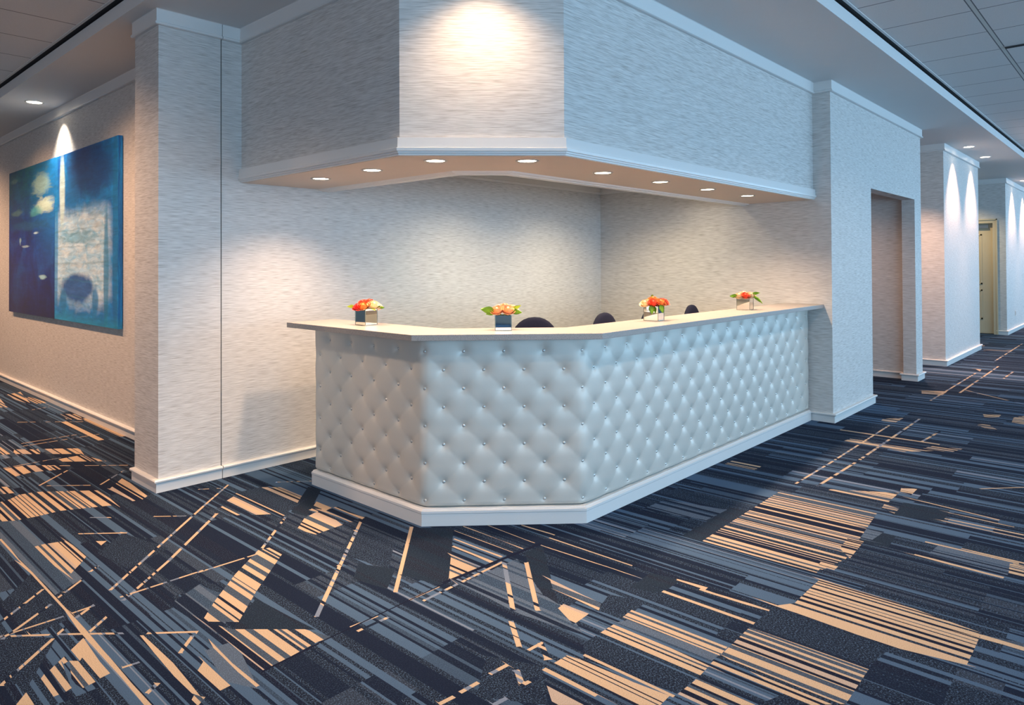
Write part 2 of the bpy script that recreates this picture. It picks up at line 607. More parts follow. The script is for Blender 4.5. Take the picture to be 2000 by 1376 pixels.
# woven lines crossing the stripes
for a, b, w in (((0, 1052), (42, 1100), .012), ((42, 1100), (100, 1160), .014), ((100, 1160), (180, 1250), .016), ((180, 1250), (240, 1320), .016), ((240, 1320), (292, 1378), .017),
                ((804, 1028), (772, 1156), .020)):
    zline('S', a, b, w)
for a, b, w in (((446, 946), (404, 982), .014), ((404, 982), (215, 1152), .016), ((424, 1002), (330, 1094), .018), ((330, 1094), (241, 1172), .016), ((184, 1180), (148, 1206), .016),
                ((500, 1082), (388, 1117), .013), ((400, 1112), (233, 1166), .014), ((184, 1182), (140, 1197), .013), ((124, 1203), (0, 1243), .013),
                ((0, 1242), (97, 1239), .014), ((114, 1238), (241, 1236), .014), ((287, 1236), (387, 1233), .014), ((0, 1215), (48, 1178), .014), ((48, 1178), (84, 1150), .013),
                ((100, 1179), (4, 1248), .014), ((162, 1130), (114, 1166), .013), ((192, 1104), (176, 1116), .014), ((136, 1218), (112, 1238), .014), ((208, 1204), (176, 1232), .015),
                ((104, 1246), (0, 1339), .015), ((273, 1292), (239, 1303), .013), ((309, 1333), (287, 1353), .018), ((377, 1240), (351, 1275), .016), ((706, 1015), (664, 1104), .018),
                ((664, 1104), (618, 1204), .020), ((557, 1010), (512, 1070), .016), ((985, 1095), (828, 1172), .016), ((760, 1204), (698, 1232), .016),
                ((870, 1139), (798, 1172), .012), ((736, 1203), (684, 1224), .012), ((984, 1094), (1002, 1192), .022), ((998, 1212), (1014, 1262), .022), ((1009, 1307), (1020, 1338), .022),
                ((1018, 1338), (1050, 1322), .018), ((1028, 1098), (1050, 1192), .022), ((1056, 1254), (1070, 1288), .022), ((1060, 1254), (1030, 1270), .016),
                ((992, 1297), (956, 1316), .018), ((934, 1332), (898, 1352), .018), ((886, 1360), (858, 1374), .018), ((990, 1362), (964, 1376), .018),
                ((1627, 900), (1554, 944), .016), ((1670, 903), (1596, 949), .020), ((1737, 830), (1630, 898), .016), ((1797, 817), (1675, 900), .020),
                ((1906, 728), (1817, 782), .020), ((1950, 715), (1874, 767), .022), ((1998, 670), (1944, 704), .022), ((1978, 726), (1960, 739), .022), ((1884, 761), (2000, 789), .020),
                ((6, 914), (120, 893), .012), ((92, 909), (250, 908), .012), ((132, 918), (76, 948), .014), ((242, 918), (196, 946), .014), ((92, 948), (180, 947), .013),
                ((176, 1010), (216, 1010), .013), ((300, 1008), (364, 1007), .011), ((140, 1042), (248, 1040), .014), ((34, 824), (162, 823), .012), ((40, 866), (150, 848), .013),
                ((38, 872), (195, 847), .013), ((540, 941), (608, 939), .010), ((388, 955), (432, 953), .010), ((62, 800), (96, 794), .012), ((1836, 842), (1800, 862), .02)):
    zline('D', a, b, w)
zline('N', (866, 1138), (1058, 1060), .022)
zline('N', (510, 1312), (622, 1256), .012)
zline('N', (620, 1256), (866, 1140), .008)


def build_carpet():
    rnd = random.Random(11)

    def h(*k):
        x = 1469598103
        for q in k:
            x = ((x ^ (int(q) & 0xffffffff)) * 1099511628211) & 0xffffffffffffffff
            x ^= x >> 29
        x = (x * 0x9E3779B97F4A7C15) & 0xffffffffffffffff
        x ^= x >> 32
        return (x & 0xffffff) / float(0x1000000)
    # strips run along Y
    xs = [-8.0]
    while xs[-1] < 27.0:
        x = xs[-1]
        if x < 0.3:
            w = rnd.uniform(.03, .09)
        elif x < 5:
            w = rnd.choice((.005, .006, .008, .010, .013, .016))
        elif x < 9:
            w = rnd.choice((.008, .012, .016, .02, .03))
        else:
            w = rnd.choice((.015, .02, .03, .05, .06))
        xs.append(x + w)
    # bands of cells across X, each with its own breaks along Y
    bands = [-8.0]
    while bands[-1] < 27.5:
        bands.append(bands[-1] + rnd.uniform(.14, .42))
    band_breaks = []
    for i in range(len(bands)):
        y = -7.0 + rnd.uniform(0, .5)
        br = []
        while y < 16:
            br.append(y)
            y += rnd.uniform(.45, 1.3) if rnd.random() < .8 else rnd.uniform(.12, .3)
        band_breaks.append(br)
    Y0, Y1 = -7.0, 14.0
    zb = [(k, s, p, min(q[0] for q in p), max(q[0] for q in p)) for k, s, p in Z]

    def inside(p, x, y):
        c = False
        n = len(p)
        j = n - 1
        for i in range(n):
            xi, yi = p[i]
            xj, yj = p[j]
            if (xi > x) != (xj > x):
                if y < (yj - yi) * (x - xi) / (xj - xi) + yi:
                    c = not c
            j = i
        return c
    bars = []
    x = 0.0
    while x < 41:
        w = rnd.choice((.018, .024, .03, .038, .05, .075))
        bars.append((x, x + w, rnd.random(), rnd.random()))
        x += w
    bar_i = 0
    verts, faces, cols = [], [], []
    bi = 0
    run_a = run_b = run_c = 0
    for si in range(len(xs) - 1):
        x0, x1 = xs[si], xs[si + 1]
        xm = (x0 + x1) / 2
        while bands[bi + 1] < xm:
            bi += 1
        if rnd.random() < .62:
            run_a = si
        if rnd.random() < .5:
            run_b = si
        if rnd.random() < .8:
            run_c = si
        brk = band_breaks[bi]
        cuts = [(b, b, b) for b in brk if Y0 < b < Y1]
        act = []
        for zi, (k, s, p, xa, xb) in enumerate(zb):
            if xb < x0 or xa > x1:
                continue
            act.append(zi)
            n = len(p)
            for i in range(n):
                a, b = p[i], p[(i + 1) % n]
                lo, hi = (a, b) if a[0] < b[0] else (b, a)
                if hi[0] - lo[0] < 1e-6 or not (lo[0] < xm < hi[0]):
                    continue
                sl = (hi[1] - lo[1]) / (hi[0] - lo[0])
                f = lambda x: lo[1] + sl * (x - lo[0])
                ym = f(xm)
                lim = 0.12
                cuts.append((ym, min(max(f(x0), ym - lim), ym + lim), min(max(f(x1), ym - lim), ym + lim)))
        cuts = [c for c in cuts if Y0 < c[0] < Y1]
        cuts.sort()
        cuts = [(Y0, Y0, Y0)] + cuts + [(Y1, Y1, Y1)]
        # keep both edges monotonic
        ca = [cuts[0]]
        for c in cuts[1:]:
            ca.append((c[0], max(c[1], ca[-1][1]), max(c[2], ca[-1][2])))
        for c0, c1 in zip(ca[:-1], ca[1:]):
            if c1[0] - c0[0] < 1e-4:
                continue
            ym = (c0[0] + c1[0]) / 2
            kind, share, zid = None, 0, 0
            for zi in act:
                if inside(zb[zi][2], xm, ym):
                    kind, share, zid = zb[zi][0], zb[zi][1], zi
            ci = sum(1 for b in brk if b < ym)
            pal = h(bi, ci, 5)
            if h(run_a, 77) < .30:      # stripes that run on through the neighbouring cells
                ci = int((ym + 7 + 2.3 * h(run_a, 3)) / 2.3)
                pal = .1
            ra, rb, rc = h(run_a, bi, ci, 7), h(run_b, bi, ci, 9), h(si, bi, ci, 3)
            if kind == 'T':
                bx = (xm + zid * 3.137) % 40.0
                while bars[bar_i][0] > bx:
                    bar_i -= 1
                while bars[bar_i][1] <= bx:
                    bar_i += 1
                b0, b1, bf, bk = bars[bar_i]
                ph = (bx - b0) / (b1 - b0)
                if share >= 1:
                    c = TAN + (.0,)
                elif ph < share * .86 + (bf - .5) * .3:
                    c = (PINK if bk < .12 else TAN) + (.02,)
                elif bk < .38:
                    c = DNAVY + (.15,)
                elif bk < .66:
                    c = STEEL + (.7,)
                else:
                    c = (.09, .125, .18, .55)
            elif kind == 'S':
                c = TAN + (.03,)
            elif kind == 'D':
                t = h(run_a, zid, 31)
                c = (TAN + (.0,)) if t < .62 else ((PALE + (.05,)) if t < .85 else (NAVY + (.2,)))
            elif kind == 'K':
                c = (.012, .022, .040, .22) if h(run_a, zid, 2) < .8 else (.012, .016, .030, .3)
            elif kind == 'N':
                c = DNAVY + (.0,)
            elif kind == 'M':
                c = STEEL + (.85,) if h(run_b, zid, 4) < .75 else NAVY + (.7,)
            elif kind == 'P':
                t = h(run_b, zid, 4)
                c = (.13, .18, .26, .45) if t < .6 else (SLATE + (.6,) if t < .85 else NAVY + (.2,))
            else:
                if pal < .45:      # slate stripes on navy and speckled ground
                    c = SLATE + (.05,) if ra < .32 else (NAVY + (.08,) if ra < .56 else (STEEL + (.8,) if ra < .88 else DNAVY + (.3,)))
                elif pal < .64:    # speckled dark
                    c = STEEL + (.88,) if ra < .74 else (NAVY + (.25,) if ra < .9 else SLATE + (.1,))
                elif pal < .84:    # slate with thin dark lines
                    c = SLATE + (.05,) if rc < .48 else (SLATE2 + (.4,) if rc < .64 else (NAVY + (.1,) if rc < .93 else PALE + (.1,)))
                elif pal < .97:    # speckled mid
                    c = (.06, .085, .13, .7) if ra < .5 else (NAVY + (.2,) if ra < .75 else (SLATE2 + (.2,) if ra < .9 else STEEL + (.8,)))
                else:
                    c = (TAN + (.02,)) if (rb < .22) else (STEEL + (.7,) if ra < .6 else NAVY + (.2,))
            i = len(verts)
            verts += [(x0, c0[1], 0), (x1, c0[2], 0), (x1, c1[2], 0), (x0, c1[1], 0)]
            faces.append((i, i + 1, i + 2, i + 3))
            cols.append(c)
    me = bpy.data.meshes.new('floor')
    me.from_pydata(verts, [], faces)
    ca = me.color_attributes.new('carpet', 'FLOAT_COLOR', 'CORNER')
    arr = np.repeat(np.array(cols, dtype=np.float32), 4, axis=0).ravel()
    ca.data.foreach_set('color', arr)
    me.update()
    return new_obj('floor', me, M_CARPET, kind='structure')


build_carpet()

# ------------------------------------------------------------------ ceiling
ZC, ZB, ZT = 3.214, 3.108, 3.33
XL, YR = 1.7227, 1.6275
prism('ceiling', [(XL, YR), (27, YR), (27, 14), (XL, 14)], ZC, 3.31, M_PLASTER)
box('ceiling_tiles', -8, 27, -7, YR - 0.028, ZT, ZT + 0.1, M_TILE_R)
box('ceiling_tiles', -8, XL - 0.028, YR - 0.028, 14, ZT, ZT + 0.1, M_TILE_L)
prism('ceiling_reveal_shade', [(XL - .028, YR - .028), (27, YR - .028), (27, YR + .1), (XL + .1, YR + .1), (XL + .1, 14), (XL - .028, 14)], ZT - .004, ZT + .1, M_DARK)  # flat dark strip in place of the shade in the edge gap
# pale angle at the tile edge
prism('trim_1', [(XL - .048, YR - .048), (27, YR - .048), (27, YR - .028), (XL - .028, YR - .028), (XL - .028, 14), (XL - .048, 14)], ZT - .006, ZT, M_PLASTER)

# ------------------------------------------------------------------ walls
PX = 1.847
WY = 4.90
WX = 6.889
W3 = 2.26
JX = 2.273
box('wall_left', 2.278, 2.5, 5.32, 14, 0, ZC, M_WALL)
box('wall_pillar', PX, JX - .004, WY, 5.32, 0, ZC, M_WALL)
box('wall_joint', JX - .004, JX + .004, WY + .02, 5.32, 0, ZC, M_DARK)
box('wall_back', JX + .004, WX, WY, 5.32, 0, ZC, M_WALL)
box('wall_right', WX, 8.1385, W3, 5.32, 0, ZC, M_WALL)
box('wall_header', 8.1385, 9.965, W3, 2.407, 2.291, ZC, M_WALL)
box('wall_jamb', 9.965, 10.28, W3, 2.407, 0, ZC, M_WALL)
box('wall_passage_side', 10.08, 10.28, 2.407, 6.2, 0, ZC, M_WALL)
box('wall_passage_end', 8.0, 10.08, 6.0, 6.2, 0, ZC, M_WALL)
box('wall_passage_start', 7.9, 8.1385, 5.32, 6.0, 0, ZC, M_WALL)
box('ceiling_passage', 8.1385, 10.08, 2.407, 6.0, 2.62, 2.7, M_PLASTER)
box('wall_recess', 10.28, 11.69, 4.5, 4.7, 0, ZC, M_WALL)
box('wall_pier', 11.69, 14.336, 2.275, 4.7, 0, ZC, M_WALL)
box('wall_recess_far', 14.336, 17.44, 4.5, 4.7, 0, ZC, M_WALL)
box('wall_far', 17.6, 27, 2.298, 4.7, 0, ZC, M_WALL)
boxes('wall_door_side', [(17.44, 17.6, 2.298, 2.47, 0, ZC), (17.44, 17.6, 3.57, 4.7, 0, ZC), (17.44, 17.6, 2.47, 3.57, 2.36, ZC)], M_WALL)
box('wall_hall_end', 27, 27.2, -7, 4.7, 0, ZT, M_WALL)
box('wall_corridor_end', -8, 2.5, 14, 14.2, 0, ZT, M_WALL)
box('wall_entrance', -8.2, -8, -7, 14, 0, ZT, M_WALL)

# window wall behind the camera
wb = [(-8, 27, -7.2, -7, 0, 0.45), (-8, 27, -7.2, -7, 3.05, ZT)]
xw = -8.0
k = 0
piers = []
while k < 7:
    x = -8 + 5.4 * k
    piers.append(x)
    wb.append((x, x + .6, -7.2, -7, .45, 3.05))
    k += 1
boxes('wall_window', wb, M_WALL)
M_GLASS, nt_, b_ = mat_new('window_glass')
b_.inputs['Base Color'].default_value = (0.9, 0.95, 1, 1)
b_.inputs['Roughness'].default_value = 0.0
b_.inputs['Transmission Weight'].default_value = 1.0
for i in range(6):
    x0, x1 = piers[i] + .6, piers[i + 1]
    fr = []
    for q in range(4):
        xx = x0 + (x1 - x0 - .06) * q / 3
        fr.append((xx, xx + .06, -7.14, -7.06, .45, 3.05))
    fr += [(x0, x1, -7.14, -7.06, .45, .52), (x0, x1, -7.14, -7.06, 2.98, 3.05), (x0, x1, -7.13, -7.07, 2.2, 2.25)]
    w_ = boxes('window_%d' % (i + 1), fr, M_BLACK)
    box('pane', x0, x1, -7.105, -7.095, .45, 3.05, M_GLASS, parent=w_, kind=None)

# baseboards
BB = [(0, 0), (.020, 0), (.020, .060), (.024, .066), (.034, .070), (.036, .080), (.030, .087), (0, .087)]
sweep('baseboard_left', [(2.278, 14), (2.278, 5.32)], BB, M_TRIM)
sweep('baseboard_pillar', [(PX, 5.32), (PX, WY), (JX - .003, WY)], BB, M_TRIM)
sweep('baseboard_back', [(JX + .003, WY), (WX, WY), (WX, W3), (8.1385, W3), (8.1385, 5.3)], BB, M_TRIM)
sweep('baseboard_passage', [(10.08, 6.0), (10.08, 2.407), (9.965, 2.407), (9.965, W3), (10.28, W3), (10.28, 4.5), (11.69, 4.5), (11.69, 2.275), (14.336, 2.275), (14.336, 4.5), (17.44, 4.5), (17.44, 3.57)], BB, M_TRIM)
sweep('baseboard_far', [(17.44, 2.47), (17.44, 2.298), (27, 2.298)], BB, M_TRIM)

# crown moulding
CR = [(0, ZB), (.022, ZB), (.030, ZB + .004), (.030, ZB + .016), (.020, ZB + .022), (.020, ZC - .004), (.024, ZC), (0, ZC)]
SO = [(2.424, WY), (2.424, 3.068), (3.068, 2.424), (WX, 2.424)]
sweep('trim_2', [(2.278, 14), (2.278, 5.32)], CR, M_TRIM)
sweep('trim_3', [(PX, 5.32), (PX, WY), (JX - .002, WY)], CR, M_TRIM)
sweep('trim_4', [(JX + .002, WY), SO[0], SO[1], SO[2], (WX, 2.424), (WX, W3), (10.28, W3), (10.28, 4.5), (11.69, 4.5), (11.69, 2.275), (14.336, 2.275), (14.336, 4.5), (17.44, 4.5), (17.44, 2.298), (27, 2.298)], CR, M_TRIM)

# ------------------------------------------------------------------ soffit above the counter
ZS = 2.10
inner_w = offset_path(SO, -.12)
prism('wall_soffit', SO + inner_w[::-1], ZS, ZC, M_WALL)
ring_in = offset_path(SO, -.70)
prism('ceiling_soffit', inner_w + ring_in[::-1], ZS, ZS + .35, M_SOFFIT)
prism('ceiling_soffit_edge', offset_path(SO, .0) + inner_w[::-1], ZS - .001, ZS, M_SOFFIT)
prism('ceiling_niche', offset_path(SO, -.60) + [(WX, WY)], 2.45, 2.5, M_PLASTER)
ST = [(0, 2.101), (.012, 2.101), (.012, 2.110), (.020, 2.112), (.020, 2.121), (.030, 2.123), (.032, 2.139), (.022, 2.143), (.020, 2.197), (0, 2.197)]
sweep('trim_5', SO, ST, M_TRIM)
IT = [(-.63, ZS), (-.64, ZS - .010), (-.665, ZS - .012), (-.67, ZS - .018), (-.725, ZS - .018), (-.73, ZS), (-.73, ZS + .30), (-.70, ZS + .30), (-.70, ZS)]
sweep('trim_6', [(2.424, WY), (2.424, 3.068), (3.068, 2.424), (WX, 2.424)], IT, M_TRIM)
NC = [(0, 2.325), (.024, 2.325), (.030, 2.345), (.020, 2.350), (.020, 2.40), (.06, 2.45), (0, 2.45)]
sweep('trim_7', [(3.16, WY), (WX, WY), (WX, 3.16)], NC, M_TRIM)

# ------------------------------------------------------------------ recessed downlights
def downlight(name, x, y, z, r, label, group, ring=M_RING, parent=None):
    t = empty(name, (x, y, z))
    tag(t, label, 'ceiling light', group)
    bm = bmesh.new()
    lathe(bm, [(r * .86, -.0005), (r * .90, -.004), (r * 1.06, -.005), (r * 1.12, -.0015), (r * 1.12, 0)], 32)
    bm_obj('trim_ring', bm, ring, t, smooth=True)
    bm = bmesh.new()
    lathe(bm, [(0, -.0022), (r * .5, -.0022), (r * .88, -.001), (r * .88, 0)], 32)
    bm_obj('lens', bm, M_LAMP, t, smooth=True)
    return t


SG = 'downlights in the soffit over the counter'
SL = [(2.687, 4.273, 'round soffit downlight over the short arm of the counter, beside the back wall'),
      (2.672, 3.660, 'round soffit downlight over the short arm of the counter, midway along the arm'),
      (2.687, 3.070, 'round soffit downlight where the short arm meets the angled front of the counter'),
      (3.062, 2.694, 'round soffit downlight where the angled front meets the long arm of the counter'),
      (3.817, 2.694, 'round soffit downlight over the long counter arm, first along from the angled front'),
      (4.545, 2.694, 'round soffit downlight over the long counter arm, middle one of its five'),
      (5.280, 2.694, 'round soffit downlight over the long counter arm, second from the far side wall'),
      (6.030, 2.694, 'round soffit downlight over the long counter arm, last before the far side wall')]
for x, y, lab in SL:
    downlight('soffit_downlight', x, y, ZS, .062, lab, SG)
    spot('soffit_lamp', (x, y, ZS - .03), 80, 132, .9, (1.0, .68, .44), radius=.05)
# the hidden pair in the raised ceiling of the niche
for x, y, lab in ((4.45, 3.95, 'round downlight in the raised ceiling behind the soffit, nearer the tall pillar'), (5.80, 3.95, 'round downlight in the raised ceiling behind the soffit, by the wall corner'),
                  (6.35, 3.5, 'round downlight in the raised ceiling behind the soffit, above the last chair')):
    downlight('niche_downlight', x, y, 2.45, .062, lab, 'downlights in the raised niche ceiling')
    spot('niche_lamp', (x, y, 2.42), 125 if y > 3.7 else 22, 140, 1.0, (1.0, .80, .52), radius=.05)

downlight('ceiling_downlight', 2.012, 8.621, ZC, .078, 'round recessed downlight in the lowered ceiling above the blue paintings', 'downlights in the lowered plaster ceiling', M_WHITE_RING)
spot('picture_lamp', (2.085, 8.62, ZC - .012), 120, 92, .75, (1.0, .86, .68), target=(2.25, 8.62, 0), radius=.02)
# unseen lamps added under the tiled ceiling to warm the left wall
for x, y, w in ((.75, 6.4, 400), (.75, 9.2, 420), (.75, 12.0, 420)):
    spot('hall_and_fill_lamp', (x, y, ZT - .02), w, 140, .8, (1.0, .58, .33), target=(x + .5, y, 0), radius=.10)
for x, y in ((.85, 4.3), (.85, 2.6), (1.25, 1.1), (2.6, .75), (4.1, .75), (5.6, .75), (7.3, .75), (9.5, .6), (12.5, .6)):  # downlights in the tiled ceiling, out of the frame
    spot('hall_and_fill_lamp', (x, y, ZT - .02), 75 if x < 3 else 55, 130, .8, (1.0, .82, .66), radius=.09)
CL = [(12.314, 2.062, 'round recessed downlight before the lit white pier, the one by its near edge'),
      (13.699, 2.072, 'round recessed downlight before the lit white pier, the one by its far edge'),
      (10.972, 2.480, 'small bright downlight in the gap between the doorway wall and the lit pier'),
      (18.3, 2.085, 'round recessed downlight at the farthest wall, past the cream door')]
for x, y, lab in CL:
    downlight('ceiling_downlight', x, y, ZC, .075, lab, 'downlights in the lowered plaster ceiling', M_WHITE_RING)
    ty = 2.25
    spot('hall_and_fill_lamp', (x, y + .02, ZC - .03), 330, 80, .8, (1.0, .60, .40), target=(x, y + .15, 0), radius=.03)
spot('hall_and_fill_lamp', (19.9, 2.09, ZC - .03), 330, 80, .8, (1.0, .60, .40), target=(19.9, 2.25, 0), radius=.03)
spot('door_lamp', (16.6, 3.1, ZC - .03), 120, 120, .8, (1.0, .78, .45))
spot('passage_fill', (9.0, 3.4, 2.58), 75, 150, .9, (1.0, .58, .36))  # unseen lamp added to warm the passage interior
# downlight out of frame that washes the angled soffit face
downlight('ceiling_downlight', 2.53, 2.53, ZC, .075, 'round recessed downlight high above the angled front of the counter', 'downlights in the lowered plaster ceiling', M_WHITE_RING)
spot('wash_lamp', (2.53, 2.53, ZC - .02), 72, 116, 1.0, (1.0, .68, .42), target=(2.53, 2.53, 0), radius=.02)

# slot diffuser in the tiled ceiling
vt = empty('air_vent', (7.262, .55, ZT))
tag(vt, 'dark two-slot linear air vent in the grey tiled ceiling', 'vent')
boxes('vent_frame', [(-.035, .035, -.40, .40, -.004, .004)], plain('vent_frame_paint', (.45, .45, .45), .5), vt, None)
for dx in (-.017, .017):
    boxes('slot', [(dx - .011, dx + .011, -.395, .395, -.008, -.003)], M_DARK, vt, None)

# ------------------------------------------------------------------ reception counter
counter = empty('reception_counter', (3.1, 2.9, 0))
tag(counter, 'long angled reception counter faced with silver-grey button-tufted vinyl on a white plinth', 'reception desk')


def setp(o, root):
    o.parent = root
    o.matrix_parent_inverse = Matrix.Translation(-root.location)
    return o


FP = [(2.637, 4.28), (2.637, 3.130), (3.297, 2.470), (6.868, 2.470)]
body_out = offset_path(FP, -.045)
body_in = offset_path(FP, -.26)
setp(prism('counter_body', [(body_out[0][0], 4.277)] + body_out[1:] + body_in[::-1][:-1] + [(body_in[0][0], 4.277)], 0.0, 1.068, M_VINYL, kind=None), counter)
PLP = [(2.660, 4.28), (2.660, 3.140), (3.306, 2.493), (6.853, 2.493)]
PL = [(0, .001), (.043, .001), (.043, .070), (.046, .074), (.046, .086), (.036, .092), (.030, .098), (0, .098)]
setp(sweep('plinth', PLP, PL, M_TRIM, kind=None), counter)

s1 = 4.28 - 3.130
L2 = math.hypot(.66, .66)
s2 = s1 + L2
L3 = 6.868 - 3.297
STOT = s2 + L3
ROW0, RP = .996, .1075


def lat(s):
    """lattice coordinate along the counter; whole numbers at even-row buttons"""
    s = np.asarray(s, float)
    a = np.where(s < s1, (s - s1) / .2435, np.where(s < s2, (s - s1) / (L2 / 4.0), 4 + (s - s2) / .2345))
    return a


def inv_lat(a):
    if a < 0:
        return s1 + a * .2435
    if a < 4:
        return s1 + a * L2 / 4.0
    return s2 + (a - 4) * .2345


def pos(s, out):
    # rounded corners through blending of the three straight runs
    segs = ((Vector((2.637, 4.28)), Vector((0, -1)), 0.0), (Vector((2.637, 3.130)), Vector((.70711, -.70711)), s1), (Vector((3.297, 2.470)), Vector((1, 0)), s2))
    r = .035
    if s < s1 - r:
        i, t = 0, 0
    elif s < s1 + r:
        i, t = 0, (s - s1 + r) / (2 * r)
    elif s < s2 - r:
        i, t = 1, 0
    elif s < s2 + r:
        i, t = 1, (s - s2 + r) / (2 * r)
    else:
        i, t = 2, 0
    if t == 0:
        p0, d, sb = segs[i]
        q = p0 + d * (s - sb)
    else:
        a0, d0, sa = segs[i]
        b0, d1, sb = segs[i + 1]
        A = b0 - d0 * r
        B = b0 + d1 * r
        q = A * (1 - t) ** 2 + b0 * 2 * t * (1 - t) + B * t * t
        d = (d0 * (1 - t) + d1 * t).normalized()
    nrm = Vector((d.y, -d.x))
    return q + nrm * out, nrm


buttons = []
a_max = float(lat(STOT - .03))
a_min = float(lat(.03))
for k in range(9):
    z = ROW0 - RP * k
    off = 0.0 if k % 2 == 0 else .5
    a = math.ceil(a_min - off) + off
    while a <= a_max:
        buttons.append((inv_lat(a), z))
        a += 1
BA = np.array(buttons)
ns, nz = 680, 118
sv = np.linspace(0, STOT, ns)
zv = np.linspace(.097, 1.069, nz)
SS, ZZ = np.meshgrid(sv, zv, indexing='ij')
aa = lat(SS)
bb = (ROW0 - ZZ) / RP
uu = (2 * aa + bb) / 2
vv = (2 * aa - bb) / 2
puf = (np.abs(np.sin(np.pi * uu)) * np.abs(np.sin(np.pi * vv)))
inner = ((bb > -.02) & (bb < 8.02))
puff_top = np.abs(np.sin(np.pi * aa))
H = .0024 * np.where(inner, puf, puff_top * np.abs(np.sin(np.pi * uu)) ** .3) ** .34
dmin = np.full(SS.shape, 9.0)
for s_, z_ in buttons:
    i0, i1 = np.searchsorted(sv, (s_ - .13, s_ + .13))
    d = np.hypot(SS[i0:i1] - s_, (ZZ[i0:i1] - z_))
    dmin[i0:i1] = np.minimum(dmin[i0:i1], d)
H = H + .0165 * (1 - np.exp(-(dmin / .028) ** 1.25))
edge = np.minimum(1, (ZZ - .097) / .02) * np.minimum(1, (SS) / .015) * np.minimum(1, (STOT - SS) / .015)
H = -.030 + (H + .012) * np.sqrt(np.clip(edge, 0, 1))
me = bpy.data.meshes.new('tufted_upholstery')
V = []
for i in range(ns):
    q0, nrm = pos(sv[i], 0.0)
    hx = H[i]
    for j in range(nz):
        V.append((q0.x + nrm.x * hx[j], q0.y + nrm.y * hx[j], zv[j]))
Fc = []
for i in range(ns - 1):
    for j in range(nz - 1):
        a = i * nz + j
        Fc.append((a, a + nz, a + nz + 1, a + 1))
# closed end towards the gap beside the pillar
base_i = len(V)
for j in range(nz):
    V.append((2.683, 4.28, zv[j]))
for j in range(nz - 1):
    Fc.append((j, j + 1, base_i + j + 1, base_i + j))
me.from_pydata(V, [], Fc)
for p in me.polygons:
    p.use_smooth = True
uph = setp(new_obj('tufted_upholstery', me, M_VINYL), counter)

bm = bmesh.new()
lathe(bm, [(0, .0095), (.005, .0088), (.0095, .006), (.012, .002), (.0125, -.002), (.011, -.005)], 14)
bme = bpy.data.meshes.new('button')
bm.to_mesh(bme)
bm.free()
for p in bme.polygons:
    p.use_smooth = True
bme.materials.append(plain('button_vinyl', (.60, .60, .58), .22, metal=.5))
camxy = Vector((0, 0))
BL = []
for s_, z_ in buttons:
    q, nrm = pos(s_, -.0195)
    dist = math.hypot(q.x, q.y)
    foreshort = max(.05, -(q.normalized().dot(nrm)))
    BL.append((foreshort / dist ** 2, q, nrm, z_))
BL.sort(key=lambda t: -t[0])
rest_v, rest_f = [], []
for n_, (w_, q, nrm, z_) in enumerate(BL):
    rot = Vector((nrm.x, nrm.y, 0)).to_track_quat('Z', 'Y')
    if n_ < 100:
        o = bpy.data.objects.new('button', bme)
        COL.objects.link(o)
        o.parent = counter
        o.matrix_parent_inverse = Matrix.Translation(-counter.location)
        o.location = (q.x, q.y, z_)
        o.rotation_euler = rot.to_euler()
    else:
        b0 = len(rest_v)
        for v in bme.vertices:
            p = rot @ v.co + Vector((q.x, q.y, z_))
            rest_v.append(tuple(p))
        for f in bme.polygons:
            rest_f.append(tuple(b0 + i for i in f.vertices))
rm = bpy.data.meshes.new('far_buttons')
rm.from_pydata(rest_v, [], rest_f)
for p in rm.polygons:
    p.use_smooth = True
ro = setp(new_obj('far_buttons', rm, bme.materials[0], kind='stuff'), counter)

# stone top
TP = [(2.528, 4.452), (2.528, 3.099), (3.293, 2.334), (6.889, 2.334)]
ti = offset_path(TP, -.385)
ct = prism('countertop', TP + ti[::-1], 1.0695, 1.104, M_QUARTZ, kind=None, bevel=.0025)
tag(ct, 'pale speckled stone countertop lying along the whole tufted counter', 'countertop')

# ------------------------------------------------------------------ flower vases
M_MIRROR = plain('mirror_glass', (.86, .84, .78), .03, metal=1.0, vary=.0)
M_EDGE = plain('vase_edge_glass', (.30, .32, .26), .12, metal=.6)
M_WATER = plain('vase_inside', (.05, .06, .03), .5)
M_LEAF = plain('rose_leaf', (.22, .40, .03), .45, vary=.35, scale=50)
M_LEAF2 = plain('lime_leaf', (.50, .60, .06), .45, vary=.25, scale=50)
ROSE = {'coral': plain('coral_petal', (.86, .13, .06), .5, vary=.25, scale=60),
        'red': plain('red_coral_petal', (.80, .045, .04), .5, vary=.25, scale=60),
        'orange': plain('orange_petal', (.92, .32, .08), .5, vary=.25, scale=60),
        'peach': plain('peach_petal', (.92, .42, .22), .5, vary=.2, scale=60),
        'cream': plain('cream_petal', (.90, .68, .42), .5, vary=.12, scale=60),
        'blush': plain('blush_petal', (.92, .62, .48), .5, vary=.12, scale=60)}


